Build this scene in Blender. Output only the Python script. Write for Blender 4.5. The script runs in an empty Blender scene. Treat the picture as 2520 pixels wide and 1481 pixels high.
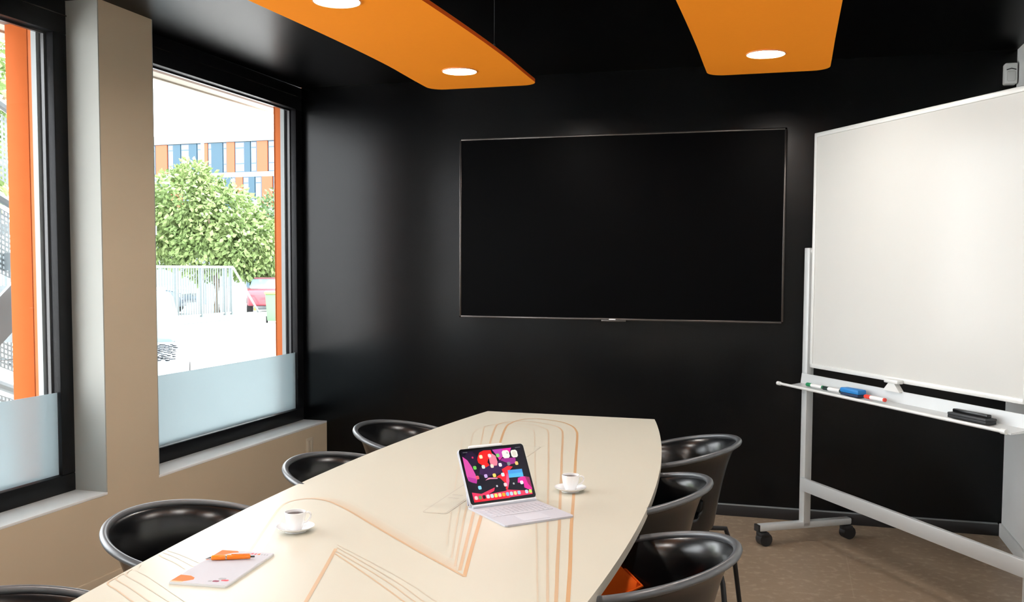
import bpy, bmesh, math, random
from mathutils import Vector, Matrix
random.seed(7)
S = bpy.context.scene
COL = S.collection
PI = math.pi

# ------------------------------------------------------------------ camera
cam_d = bpy.data.cameras.new('camera')
cam = bpy.data.objects.new('camera', cam_d)
COL.objects.link(cam)
yaw, pit, rol = math.radians(16.302), math.radians(3.271), math.radians(.262)
fwd = Vector((-math.sin(yaw)*math.cos(pit), math.cos(yaw)*math.cos(pit), -math.sin(pit)))
rgt = Vector((math.cos(yaw), math.sin(yaw), 0)); upv = rgt.cross(fwd)
r2 = rgt*math.cos(rol) + upv*math.sin(rol); u2 = upv*math.cos(rol) - rgt*math.sin(rol)
M = Matrix((r2, u2, -fwd)).transposed().to_4x4()
M.translation = Vector((2.842, -5.4977, 1.4))
cam.matrix_world = M
cam_d.sensor_width = 36; cam_d.lens = 2350/2520*36; cam_d.shift_y = 52.5/2520
cam_d.clip_start = .05; cam_d.clip_end = 400
S.camera = cam

# ------------------------------------------------------------------ sky, sun, exposure
SKY = 4.8
w = bpy.data.worlds.new('sky'); S.world = w; w.use_nodes = True
bg = w.node_tree.nodes['Background']
bg.inputs[0].default_value = (.93, .97, 1, 1); bg.inputs[1].default_value = SKY
sun_d = bpy.data.lights.new('sun', 'SUN'); sun_d.energy = 8; sun_d.angle = math.radians(3); sun_d.color = (1, .96, .9)
sun = bpy.data.objects.new('sun', sun_d); COL.objects.link(sun)
sun.rotation_euler = Vector((-.30, -.45, -.85)).to_track_quat('-Z', 'Y').to_euler()
S.view_settings.view_transform = 'Standard'; S.view_settings.look = 'None'
S.view_settings.exposure = 0.96; S.view_settings.gamma = 1
S.view_settings.use_curve_mapping = False
LAMP = 72

# ------------------------------------------------------------------ materials
def mat(name, col, rough=.5, metal=0, spec=.5, var=0, scale=8, bump=0, emit=0, coat=0, col2=None):
    m = bpy.data.materials.new(name); m.use_nodes = True
    nt = m.node_tree; b = nt.nodes['Principled BSDF']
    b.inputs['Roughness'].default_value = rough; b.inputs['Metallic'].default_value = metal
    b.inputs['Specular IOR Level'].default_value = spec
    b.inputs['Coat Weight'].default_value = coat; b.inputs['Coat Roughness'].default_value = .16 if name == 'whiteboard_enamel' else .06
    c = (*col, 1); b.inputs['Base Color'].default_value = c
    if var or bump or col2:
        tc = nt.nodes.new('ShaderNodeTexCoord'); n = nt.nodes.new('ShaderNodeTexNoise')
        n.inputs['Scale'].default_value = scale; n.inputs['Detail'].default_value = 5
        nt.links.new(tc.outputs['Object'], n.inputs['Vector'])
        if var or col2:
            mx = nt.nodes.new('ShaderNodeMix'); mx.data_type = 'RGBA'
            mx.inputs[6].default_value = c if col2 else tuple(x*(1-var) for x in col)+(1,)
            mx.inputs[7].default_value = (*col2, 1) if col2 else tuple(min(1, x*(1+var)) for x in col)+(1,)
            nt.links.new(n.outputs['Fac'], mx.inputs[0]); nt.links.new(mx.outputs[2], b.inputs['Base Color'])
        if bump:
            bp = nt.nodes.new('ShaderNodeBump'); bp.inputs['Strength'].default_value = bump; bp.inputs['Distance'].default_value = .01
            nt.links.new(n.outputs['Fac'], bp.inputs['Height']); nt.links.new(bp.outputs[0], b.inputs['Normal'])
    if emit:
        b.inputs['Emission Color'].default_value = c; b.inputs['Emission Strength'].default_value = emit
    return m

def glass_mat(name, tint=(1, 1, 1), refl=1.0):
    m = bpy.data.materials.new(name); m.use_nodes = True; nt = m.node_tree; nt.nodes.clear()
    o = nt.nodes.new('ShaderNodeOutputMaterial'); t = nt.nodes.new('ShaderNodeBsdfTransparent'); g = nt.nodes.new('ShaderNodeBsdfGlossy')
    t.inputs[0].default_value = (*tint, 1); g.inputs['Roughness'].default_value = .01
    f = nt.nodes.new('ShaderNodeLayerWeight'); pw = nt.nodes.new('ShaderNodeMath'); pw.operation = 'POWER'; pw.inputs[1].default_value = 5
    f.inputs[0].default_value = .5
    mx = nt.nodes.new('ShaderNodeMixShader'); k = nt.nodes.new('ShaderNodeMath'); k.operation = 'MULTIPLY'; k.inputs[1].default_value = refl
    ad = nt.nodes.new('ShaderNodeMath'); ad.operation = 'ADD'; ad.inputs[1].default_value = .03
    nt.links.new(f.outputs['Facing'], pw.inputs[0]); nt.links.new(pw.outputs[0], k.inputs[0]); nt.links.new(k.outputs[0], ad.inputs[0]); nt.links.new(ad.outputs[0], mx.inputs[0])
    nt.links.new(t.outputs[0], mx.inputs[1]); nt.links.new(g.outputs[0], mx.inputs[2]); nt.links.new(mx.outputs[0], o.inputs[0])
    return m

def film_mat(name):
    m = bpy.data.materials.new(name); m.use_nodes = True; nt = m.node_tree; nt.nodes.clear()
    o = nt.nodes.new('ShaderNodeOutputMaterial'); t = nt.nodes.new('ShaderNodeBsdfTranslucent'); r = nt.nodes.new('ShaderNodeBsdfRefraction')
    t.inputs[0].default_value = (.40, .475, .495, 1); r.inputs[0].default_value = (.60, .66, .68, 1)
    r.inputs['Roughness'].default_value = .45; r.inputs['IOR'].default_value = 1.3
    d = nt.nodes.new('ShaderNodeBsdfDiffuse'); d.inputs[0].default_value = (.7, .78, .82, 1)
    mx = nt.nodes.new('ShaderNodeMixShader'); mx.inputs[0].default_value = .7
    nt.links.new(t.outputs[0], mx.inputs[1]); nt.links.new(r.outputs[0], mx.inputs[2])
    m2 = nt.nodes.new('ShaderNodeMixShader'); m2.inputs[0].default_value = .25
    nt.links.new(mx.outputs[0], m2.inputs[1]); nt.links.new(d.outputs[0], m2.inputs[2]); nt.links.new(m2.outputs[0], o.inputs[0])
    return m

MT = dict(
    black_wall=mat('black_wall', (.0022, .0024, .003), .23, spec=.23, var=.15, scale=3, bump=.01),
    black_ceiling=mat('black_ceiling', (.0022, .0022, .0026), .33, spec=.045, var=.15, scale=3, bump=.01),
    beige=mat('beige_paint', (.64, .53, .385), .75, spec=.2, var=.05, scale=2.5, bump=.03),
    reveal_daylit=mat('reveal_daylit', (.40, .41, .385), .75, spec=.2, var=.03, scale=4),  # neutral grey: daylight on the column sides is put into the colour
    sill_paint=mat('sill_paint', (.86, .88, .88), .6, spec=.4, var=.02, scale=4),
    white_paint=mat('white_paint', (.84, .85, .83), .7, spec=.25, var=.03, scale=4),
    right_wall=mat('right_wall_paint', (.90, .91, .90), .7, spec=.25, var=.03, scale=4),
    black_frame=mat('black_frame', (.006, .0065, .008), .4, spec=.22, var=.1),
    base_black=mat('base_black', (.012, .012, .014), .3, spec=.6, var=.1),
    orange_felt=mat('orange_felt', (1.0, .31, .020), .95, spec=.05, var=.03, scale=60, bump=.02),
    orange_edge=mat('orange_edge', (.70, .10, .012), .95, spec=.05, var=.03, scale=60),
    lamp=mat('lamp_diffuser', (1, .98, .94), .4, emit=LAMP),
    lamp_ring=mat('lamp_ring', (.75, .3, .1), .5),
    wire=mat('steel_wire', (.10, .10, .10), .4, metal=.5),
    tabletop=mat('table_laminate', (.56, .53, .44), .36, spec=.24, var=.015, scale=1.5),
    table_edge=mat('table_edge', (.50, .46, .39), .5, spec=.3, var=.03),
    black_plastic=mat('black_plastic', (.0020, .0022, .0028), .24, spec=.55, var=.1, scale=20),
    window_lit_rim=mat('window_lit_rim', (.055, .06, .066), .38, spec=1.0, var=.1, scale=20),  # lighter, bluish copy of the black plastic: window light painted along the rim
    black_metal=mat('black_metal', (.014, .014, .015), .35, spec=.5, metal=.3, var=.1),
    board=mat('whiteboard_enamel', (.60, .60, .57), .35, spec=.2, coat=.4, var=.01),
    alu=mat('painted_aluminium', (.60, .62, .62), .42, metal=.25, spec=.5, var=.04),
    alu_white=mat('white_aluminium', (.74, .75, .73), .4, metal=.1, var=.03),
    tv_screen=mat('tv_screen', (.0010, .0010, .0013), .35, spec=.04, var=.05),
    tv_bezel=mat('tv_bezel', (.10, .09, .085), .25, metal=.8, var=.05),
    white_gloss=mat('white_ceramic', (.86, .86, .87), .15, spec=.5, coat=.3, var=.01),
    coffee=mat('coffee', (.045, .014, .006), .08, spec=.5, var=.2),
    paper=mat('paper', (.50, .50, .54), .8, spec=.2, var=.02),
    white_edge=mat('pad_edge', (.72, .73, .74), .7, var=.02),
    orange_print=mat('orange_print', (.90, .16, .03), .7, var=.06, scale=120),
    orange_pale=mat('orange_pale_print', (.92, .45, .28), .7, var=.06, scale=120),
    red_print=mat('red_print', (.70, .08, .10), .7, var=.06),
    maroon_print=mat('maroon_print', (.22, .04, .08), .7, var=.06),
    grey_print=mat('grey_print', (.33, .33, .35), .7, var=.06),
    pen_orange=mat('pen_orange', (.95, .22, .01), .25, spec=.5, var=.03),
    chrome=mat('chrome', (.55, .56, .57), .2, metal=1, var=.03),
    dark_grey=mat('dark_grey', (.03, .032, .035), .5, var=.1),
    tablet_silver=mat('tablet_silver', (.55, .57, .62), .35, metal=.5, var=.03),
    keyboard=mat('keyboard_cover', (.48, .48, .53), .7, spec=.3, var=.02),
    key=mat('keycap', (.52, .52, .57), .7, spec=.3, var=.02),
    bezel_black=mat('tablet_bezel', (.004, .004, .005), .12, spec=.5, var=.05),
    green=mat('marker_green', (.02, .25, .10), .35, var=.05), red=mat('marker_red', (.75, .05, .03), .35, var=.05),
    darkgreen=mat('marker_dark', (.01, .03, .025), .4, var=.05), marker_white=mat('marker_white', (.8, .8, .8), .35, var=.02),
    blue=mat('eraser_blue', (.01, .20, .55), .5, var=.05), navy=mat('eraser_navy', (.01, .03, .08), .7, var=.05),
    red_cushion=mat('orange_cushion', (.85, .12, .01), .9, spec=.1, var=.06, scale=50, bump=.1),
    socket=mat('socket_plastic', (.62, .55, .43), .45, var=.02),
    rubber=mat('caster_rubber', (.012, .012, .013), .5, var=.1),
    glass=glass_mat('window_glass'), film=film_mat('frosted_film'),
    # outside
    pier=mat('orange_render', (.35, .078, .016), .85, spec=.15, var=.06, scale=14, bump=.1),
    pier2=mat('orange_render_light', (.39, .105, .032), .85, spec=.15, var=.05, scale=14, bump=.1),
    grey_strip=mat('grey_strip', (.22, .24, .245), .5, var=.04),
    soffit=mat('soffit', (.42, .40, .34), .8, var=.05), brown=mat('brown_strip', (.14, .085, .06), .8, var=.3, scale=30),
    pave=mat('paving', (.55, .55, .54), .9, var=.06, scale=.6), kerb=mat('kerb', (.15, .185, .17), .9, var=.05, scale=2),
    bwhite=mat('building_white', (.17, .20, .205), .8, var=.03, scale=.5),
    borange=mat('building_orange', (.26, .062, .022), .7, var=.04, scale=.5),
    bblue=mat('building_blue', (.017, .055, .085), .6, var=.05, scale=.5),
    bframe=mat('building_frame', (.05, .085, .13), .6, var=.05),
    bpane=mat('building_pane', (.20, .26, .29), .25, spec=.6, var=.12, scale=.4),
    leaf=mat('leaf', (.085, .17, .050), .55, spec=.4, scale=1.1, col2=(.27, .33, .13)),
    leaf_dark=mat('leaf_dark', (.045, .11, .045), .55, spec=.4, scale=1.1, col2=(.16, .22, .09)),
    bark=mat('bark', (.16, .12, .085), .9, var=.3, scale=12, bump=.4),
    fence=mat('galvanised', (.10, .125, .13), .5, metal=.2, var=.08), lamp_post=mat('lamp_post', (.22, .25, .32), .5, metal=.3, var=.05),
    bin_green=mat('bin_green', (.10, .22, .10), .6, var=.05), bin_lid=mat('bin_lid', (.5, .38, .08), .6, var=.05),
    car_white=mat('car_white', (.13, .16, .175), .3, coat=.5, var=.02), car_dark=mat('car_dark', (.05, .08, .11), .3, coat=.5, var=.02),
    car_red=mat('car_red', (.22, .035, .05), .3, coat=.5, var=.02), van_blue=mat('van_blue', (.11, .19, .26), .3, coat=.4, var=.02),
    car_glass=mat('car_glass', (.16, .22, .24), .1, spec=.8, var=.05), tyre=mat('tyre', (.015, .015, .016), .8, var=.1),
    spot=mat('black_spot', (.006, .007, .012), .4, var=.05), yellow=mat('yellow_sign', (.45, .40, .06), .6, var=.05),
    steel=mat('galvanised_stair', (.17, .20, .21), .5, metal=.2, var=.06), blue_rail=mat('blue_rail', (.06, .14, .24), .4, var=.05),
)
def floor_mat():
    m = mat('floor_concrete', (.135, .098, .068), .42, spec=.4); nt = m.node_tree; b = nt.nodes['Principled BSDF']
    tc = nt.nodes.new('ShaderNodeTexCoord')
    def noise(sc, det=6):
        n = nt.nodes.new('ShaderNodeTexNoise'); n.inputs['Scale'].default_value = sc; n.inputs['Detail'].default_value = det
        nt.links.new(tc.outputs['Object'], n.inputs['Vector']); return n
    def mix(f, a, b_, t='MIX'):
        x = nt.nodes.new('ShaderNodeMix'); x.data_type = 'RGBA'; x.blend_type = t
        for s, v in ((0, f), (6, a), (7, b_)):
            if hasattr(v, 'links'): nt.links.new(v, x.inputs[s])
            else: x.inputs[s].default_value = v
        return x.outputs[2]
    n1 = noise(1.6); n2 = noise(26, 8)
    c = mix(n1.outputs['Fac'], (.36, .26, .175, 1), (.25, .185, .13, 1))
    cr = nt.nodes.new('ShaderNodeValToRGB'); cr.color_ramp.elements[0].position = .52; cr.color_ramp.elements[1].position = .72
    nt.links.new(n2.outputs['Fac'], cr.inputs[0])
    c = mix(cr.outputs[0], c, (.42, .32, .235, 1))
    br = nt.nodes.new('ShaderNodeTexBrick'); br.inputs['Scale'].default_value = 1; br.inputs['Mortar Size'].default_value = .0025
    br.inputs['Brick Width'].default_value = 1.25; br.inputs['Row Height'].default_value = .62; br.inputs['Mortar Smooth'].default_value = .3
    br.inputs['Color1'].default_value = br.inputs['Color2'].default_value = (0, 0, 0, 1); br.inputs['Mortar'].default_value = (1, 1, 1, 1)
    nt.links.new(tc.outputs['Object'], br.inputs['Vector'])
    sc = nt.nodes.new('ShaderNodeMath'); sc.operation = 'MULTIPLY'; sc.inputs[1].default_value = .45; nt.links.new(br.outputs['Color'], sc.inputs[0])
    c = mix(sc.outputs[0], c, (.42, .33, .25, 1))
    nt.links.new(c, b.inputs['Base Color'])
    bp = nt.nodes.new('ShaderNodeBump'); bp.inputs['Strength'].default_value = .08; bp.inputs['Distance'].default_value = .01
    nt.links.new(n2.outputs['Fac'], bp.inputs['Height']); nt.links.new(bp.outputs[0], b.inputs['Normal'])
    return m
MT['floor'] = floor_mat()

# ------------------------------------------------------------------ helpers
def link(name, me, parent=None, m=None, smooth=False):
    o = bpy.data.objects.new(name, me); COL.objects.link(o)
    if m is not None: me.materials.append(MT[m] if isinstance(m, str) else m)
    if smooth:
        for p in me.polygons: p.use_smooth = True
        try: me.set_sharp_from_angle(angle=math.radians(40))
        except Exception: pass
    if parent: o.parent = parent
    return o
def pyd(name, v, f, m, parent=None, smooth=False):
    me = bpy.data.meshes.new(name); me.from_pydata([tuple(x) for x in v], [], f); me.update()
    bm = bmesh.new(); bm.from_mesh(me); bmesh.ops.recalc_face_normals(bm, faces=bm.faces); bm.to_mesh(me); bm.free()
    return link(name, me, parent, m, smooth)
def bmo(name, bm, m, parent=None, smooth=False):
    bmesh.ops.recalc_face_normals(bm, faces=bm.faces)
    me = bpy.data.meshes.new(name); bm.to_mesh(me); bm.free()
    return link(name, me, parent, m, smooth)
def bbox(bm, x0, x1, y0, y1, z0, z1, bev=0, seg=2, mtx=None):
    r = bmesh.ops.create_cube(bm, size=1)
    vs = r['verts']
    for v in vs: v.co = Vector(((x0+x1)/2+v.co.x*(x1-x0), (y0+y1)/2+v.co.y*(y1-y0), (z0+z1)/2+v.co.z*(z1-z0)))
    if bev:
        es = list({e for v in vs for e in v.link_edges})
        q = bmesh.ops.bevel(bm, geom=es, offset=bev, segments=seg, affect='EDGES', profile=.5)
        vs = list({v for f in q['faces'] for v in f.verts} | {v for v in vs if v.is_valid})
    if mtx is not None: bmesh.ops.transform(bm, matrix=mtx, verts=vs)
    return vs
def box(name, x0, x1, y0, y1, z0, z1, m, parent=None, bev=0, seg=2):
    bm = bmesh.new(); bbox(bm, min(x0, x1), max(x0, x1), min(y0, y1), max(y0, y1), min(z0, z1), max(z0, z1), bev, seg)
    return bmo(name, bm, m, parent, smooth=bev > 0)
def tube_geo(pts, r, n=10, closed=False, flat=1.0):
    P = [Vector(p) for p in pts]; N = len(P); V = []; F = []
    up = Vector((0, 0, 1))
    for i in range(N):
        a = P[(i-1) % N] if (closed or i > 0) else P[i]; b = P[(i+1) % N] if (closed or i < N-1) else P[i]
        t = (b-a).normalized(); s = t.cross(up)
        if s.length < 1e-3: s = t.cross(Vector((1, 0, 0)))
        s.normalize(); q = s.cross(t).normalized()
        rr = r[i] if isinstance(r, (list, tuple)) else r
        for k in range(n):
            an = 2*PI*k/n; V.append(P[i]+s*math.cos(an)*rr+q*math.sin(an)*rr*flat)
    for i in range(N if closed else N-1):
        for k in range(n):
            j = (i+1) % N; F.append((i*n+k, i*n+(k+1) % n, j*n+(k+1) % n, j*n+k))
    if not closed: F.append(tuple(range(n))); F.append(tuple(range((N-1)*n, N*n)))
    return V, F
def tube(name, pts, r, m, parent=None, n=10, closed=False, flat=1.0):
    V, F = tube_geo(pts, r, n, closed, flat); return pyd(name, V, F, m, parent, True)
def lathe(name, prof, m, parent=None, n=40, loc=(0, 0, 0)):
    V = []; F = []; L = len(prof)
    for i in range(n):
        a = 2*PI*i/n
        for r, z in prof: V.append((loc[0]+r*math.cos(a), loc[1]+r*math.sin(a), loc[2]+z))
    for i in range(n):
        for k in range(L-1): F.append((i*L+k, ((i+1) % n)*L+k, ((i+1) % n)*L+k+1, i*L+k+1))
    me = bpy.data.meshes.new(name); me.from_pydata(V, [], F); me.update()
    bm = bmesh.new(); bm.from_mesh(me); bmesh.ops.remove_doubles(bm, verts=bm.verts, dist=1e-6)
    bmesh.ops.recalc_face_normals(bm, faces=bm.faces); bm.to_mesh(me); bm.free()
    return link(name, me, parent, m, True)
def prism(name, poly, z0, z1, m, parent=None, bev=0):
    bm = bmesh.new(); lo = [bm.verts.new((x, y, z0)) for x, y in poly]; hi = [bm.verts.new((x, y, z1)) for x, y in poly]
    bm.faces.new(lo[::-1]); bm.faces.new(hi); n = len(poly)
    for i in range(n): bm.faces.new((lo[i], lo[(i+1) % n], hi[(i+1) % n], hi[i]))
    if bev: bmesh.ops.bevel(bm, geom=[e for e in bm.edges if abs(e.verts[0].co.z-e.verts[1].co.z) < 1e-6], offset=bev, segments=2, affect='EDGES', profile=.5)
    return bmo(name, bm, m, parent)
def round_poly(x0, x1, y0, y1, r, n=6):
    P = []
    for cx, cy, a0 in ((x1-r, y1-r, 0), (x0+r, y1-r, PI/2), (x0+r, y0+r, PI), (x1-r, y0+r, 1.5*PI)):
        for i in range(n+1): a = a0+PI/2*i/n; P.append((cx+r*math.cos(a), cy+r*math.sin(a)))
    return P
def empty(name, loc=(0, 0, 0), rz=0):
    o = bpy.data.objects.new(name, None); COL.objects.link(o); o.location = loc; o.rotation_euler.z = rz; o.empty_display_size = .1
    return o
def tag(o, label, cat, group=None):
    o['label'] = label; o['category'] = cat
    if group: o['group'] = group
    return o
def struct(o, label=None, cat=None):
    o['kind'] = 'structure'
    if label: o['label'] = label
    if cat: o['category'] = cat
    return o
def copy_tree(o, parent=None):
    c = o.copy(); COL.objects.link(c); c.parent = parent
    for ch in o.children: copy_tree(ch, c)
    return c
def catmull(P, k=8):
    out = []
    for i in range(len(P)-1):
        p0 = Vector(P[max(i-1, 0)]); p1 = Vector(P[i]); p2 = Vector(P[i+1]); p3 = Vector(P[min(i+2, len(P)-1)])
        for j in range(k):
            t = j/k
            out.append(.5*((2*p1)+(p2-p0)*t+(2*p0-5*p1+4*p2-p3)*t*t+(3*p1-p0-3*p2+p3)*t**3))
    out.append(Vector(P[-1])); return out

# ================================================================== THE ROOM
ZC = 2.529; XR = 3.93; YR = -7.0
struct(box('floor', -.02, XR+.02, YR, .02, -.12, 0, 'floor'), 'brown speckled concrete floor under the table and chairs', 'floor')
struct(box('ceiling', -.16, XR+.1, YR, .1, ZC, ZC+.15, 'black_ceiling'), 'matt black ceiling above the orange panels', 'ceiling')
struct(box('wall_back', -.30, XR+.1, 0, .15, -.1, ZC, 'black_wall'), 'black painted wall behind the television', 'wall')
struct(box('wall_right', XR, XR+.12, YR, 0, -.1, ZC, 'right_wall'), 'white side wall behind the whiteboard', 'wall')
struct(box('wall_rear', -.30, XR+.12, YR-.12, YR, -.1, ZC, 'right_wall'), 'white wall behind the viewer', 'wall')
wl = struct(empty('wall_left'), 'beige window wall with a low sill and columns', 'wall')
box('lower_wall', -.30, 0, YR, 0, -.3, .405, 'beige', wl)
OPEN = [(-1.693, 0), (-4.05, -2.045), (-6.45, -4.40)]
for y0, y1 in ((-2.045, -1.693), (-4.40, -4.05), (YR, -6.45)):
    box('column', -.30, 0, y0, y1, .405, ZC, 'beige', wl)
box('header', -.30, -.165, YR, 0, 2.46, ZC+.15, 'black_frame', wl)
bb = struct(empty('baseboard_back'), 'black skirting board along the black wall', 'baseboard')
box('board', 0, XR, -.014, 0, 0, .062, 'base_black', bb, .003)
box('top_strip', 0, XR-.02, -.017, 0, .062, .067, 'grey_strip', bb)
struct(box('baseboard_right', XR-.014, XR, YR, -.016, 0, .07, 'white_paint', None, .003), 'white skirting board along the side wall', 'baseboard')
struct(box('baseboard_left', 0, .012, YR, -.016, 0, .06, 'beige', None, .003), 'beige skirting board under the windows', 'baseboard')

def window(name, y0, y1, label, corner=False):
    wn = struct(empty(name, (0, 0, 0)), label, 'window')
    z0, z1 = .417, 2.46
    # white painted sill board; side linings in a grey imitating the daylit column side
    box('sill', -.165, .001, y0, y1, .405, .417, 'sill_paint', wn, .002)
    if not corner:
        box('reveal', -.165, -.0005, y1-.006, y1, .417, ZC, 'reveal_daylit', wn)
    box('reveal', -.165, -.0005, y0, y0+.006, .417, ZC, 'reveal_daylit', wn)
    fw = .078; a, b = y0+.006, y1-(.0 if corner else .006)
    xi, xo = -.235, -.16
    fr = bmesh.new()
    bbox(fr, xi, xo, a, b, z0, z0+fw, .004)
    bbox(fr, xi, xo, a, b, 2.385, ZC, .004)
    bbox(fr, xi, xo, a, a+fw, z0+fw, 2.385, .004)
    bbox(fr, xi, xo, b-fw, b, z0+fw, 2.385, .004)
    f = bmo('frame', fr, 'black_frame', wn, True)
    g = bmesh.new(); q = .010    # glazing gasket, set back
    ga, gb, gz0, gz1 = a+fw, b-fw, z0+fw, 2.385
    bbox(g, -.215, -.20, ga, gb, gz0, gz0+q); bbox(g, -.215, -.20, ga, gb, gz1-q, gz1)
    bbox(g, -.215, -.20, ga, ga+q, gz0, gz1); bbox(g, -.215, -.20, gb-q, gb, gz0, gz1)
    bmo('gasket', g, 'base_black', f)
    box('top_bead', -.158, -.156, a, b, 2.462, 2.467, 'tv_bezel', f)
    box('pane', -.186, -.180, ga, gb, gz0, gz1, 'glass', wn)
    fl = box('frosted_film', -.1790, -.1775, ga+.002, gb-.002, gz0+.004, .855, 'film', wn)
    fl['label'] = 'pale frosted film across the lower pane'
    # light metal strip and grey trims outside
    box('outer_strip', -.262, -.236, b-fw-.014, b-fw+.03, z0, 2.40, 'grey_strip', wn)
    box('outer_strip', -.262, -.236, a, a+fw+.004, z0, 2.40, 'grey_strip', wn)
    box('head_strip', -.262, -.236, a, b, 2.398, 2.45, 'white_paint', wn)
    return wn
window('window_1', *OPEN[0], 'tall black-framed window in the corner overlooking the tree and fence', True)
window('window_2', *OPEN[1], 'tall black-framed window left of the beige column, cut by the picture edge')
window('window_3', *OPEN[2], 'black-framed window beside the viewer, out of the picture')

# ------------------------------------------------------------------ facade outside the glass
ext = struct(empty('trim_1'), 'pale soffit with brown strip over the windows outside', 'soffit')
box('soffit_board', -.64, -.262, -9, .6, 2.47, 2.56, 'soffit', ext)
box('brown_strip', -.45, -.36, -9, .6, 2.438, 2.472, 'brown', ext)
box('fascia', -.66, -.64, -9, .6, 2.46, 2.62, 'soffit', ext)
def pier(y0, y1, xo, label):
    p = tag(empty('facade_pier', (-.27, (y0+y1)/2, -.3)), label, 'pillar')
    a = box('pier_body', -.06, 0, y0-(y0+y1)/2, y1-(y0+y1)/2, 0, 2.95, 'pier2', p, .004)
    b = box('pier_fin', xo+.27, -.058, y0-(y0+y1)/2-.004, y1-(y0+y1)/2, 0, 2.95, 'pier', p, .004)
    return p
pier(-2.09, -1.65, -.445, 'wide orange rendered pier outside the left window, before the metal stair')
pier(-.045, .35, -.335, 'narrow strip of orange pier at the right edge of the corner window')
pier(-4.45, -4.0, -.445, 'orange rendered pier outside beyond the picture edge')

# ================================================================== OUTSIDE
gnd = struct(box('ground', -130, -.3, -60, 120, -.5, -.3, 'pave'), 'bright pale paving outside the windows', 'ground')
struct(box('kerb_1', -14.85, -14.15, -5, 45, -.3, -.14, 'kerb', None, .02), 'pale green kerb under the fence', 'kerb')
for i, (x, y) in enumerate([(-12.9, 16.0), (-12.9, 17.0), (-12.9, 18.1), (-12.9, 19.3), (-12.9, 20.6)]):
    box('paving_patch', x-.12, x+.12, y-.22, y+.22, -.3, -.296, 'soffit', gnd)

# fence
fe = tag(empty('picket_fence', (-14.4, 19, -.14)), 'grey metal picket fence in front of the tree, seen through the corner window', 'fence')
yA, yB = -8.0, 2.45
me_p = None
nP = int((yB-yA)/.125)
for i in range(nP+1):
    y = yA+i*.125; post = (i % 10 == 0) or i == nP
    wd = .034 if post else .016
    if post: box('post', -.035, .035, y-.035, y+.035, 0, 1.56, 'fence', fe)
    elif me_p is None:
        o = box('picket', -.012, .012, -.014, .014, .06, 1.50, 'fence', fe); o.location = (0, y, 0); me_p = o
    else:
        o = me_p.copy(); COL.objects.link(o); o.parent = fe; o.location = (0, y, 0)
box('rail', -.03, .03, yA, yB, 1.49, 1.56, 'grey_strip', fe)
box('rail', -.02, .02, yA, yB, .05, .09, 'grey_strip', fe)
tube('brace', [(-.0, 2.5, 1.5), (0, 4.0, .0)], .035, 'grey_strip', fe, 8)

# trees
def tree(loc, blobs, nleaf, size, m, label, trunk_h):
    t = tag(empty('leafy_tree', loc), label, 'tree')
    V = []; F = []
    tot = sum(b[3]**2 for b in blobs)
    for bx_, by_, bz_, r in blobs:
        for _ in range(int(nleaf*r*r/tot)):
            while True:
                d = Vector((random.uniform(-1, 1), random.uniform(-1, 1), random.uniform(-1, 1)))
                if .05 < d.length < 1: break
            d = d.normalized()*(random.uniform(.35, 1)**.45)
            c = Vector((bx_, by_, bz_))+d*r*random.uniform(.93, 1.12)
            dirn = (d+Vector((random.uniform(-.8, .8), random.uniform(-.8, .8), random.uniform(-1.1, .3)))).normalized()
            side = dirn.cross(Vector((random.uniform(-1, 1), random.uniform(-1, 1), random.uniform(-.2, 1)))).normalized()
            nrm = dirn.cross(side); s = size*random.uniform(.6, 1.25); k = len(V)
            V += [c, c+dirn*s*.5+side*s*.27+nrm*s*.07, c+dirn*s, c+dirn*s*.5-side*s*.27+nrm*s*.07]
            F += [(k, k+1, k+2), (k, k+2, k+3)]
    me = bpy.data.meshes.new('foliage'); me.from_pydata([tuple(v) for v in V], [], F); me.update()
    o = link('foliage', me, t, m); o['kind'] = 'stuff'
    tube('trunk', [(0, 0, 0), (.03, .02, trunk_h*.5), (-.05, .03, trunk_h)], [.14, .11, .08], 'bark', t, 10)
    for k in range(4):
        a = k*1.7; tube('branch', [(-.03, .02, trunk_h*.85), (.6*math.cos(a), .6*math.sin(a), trunk_h+.5), (1.2*math.cos(a), 1.2*math.sin(a), trunk_h+1.3)], [.06, .045, .02], 'bark', t, 7)
    return t
RX, RY = .96, .281
def B(u, dpt, z, r): return (RX*u-RY*dpt, RY*u+RX*dpt, z, r)
tree((-16.9, 24.3, -.3), [B(-.9, 0, 3.9, 1.35), B(-1.9, .2, 2.9, 1.2), B(.25, 0, 3.3, 1.35), B(1.0, -.1, 2.55, 1.2), B(-.4, .1, 2.5, 1.3), B(1.75, .2, 2.35, 1.0), B(-3.2, .3, 3.2, 1.5), B(1.3, -.3, 1.7, .55), B(-.7, -.2, 4.8, .6)],
     16000, .23, 'leaf', 'large leafy tree with bright green crown behind the fence', 2.2)
tree((-19.5, 33.7, -.3), [B(0, 0, 3.7, 1.5), B(.8, 0, 2.6, 1.4), B(-1.0, .2, 3.2, 1.1), B(1.8, .3, 3.6, 1.6), B(.2, 0, 1.9, .9)],
     8000, .23, 'leaf_dark', 'darker green tree at the right, beside the orange pier strip', 1.9)
tree((-9.6, 6.2, -.3), [B(0, 0, 4.6, 1.2), B(-.8, 0, 5.4, 1.2), B(-1.8, .3, 4.4, 1.3), B(.2, 0, 3.4, .9)],
     4000, .24, 'leaf', 'green tree above the metal stair in the left window', 3.0)

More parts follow.
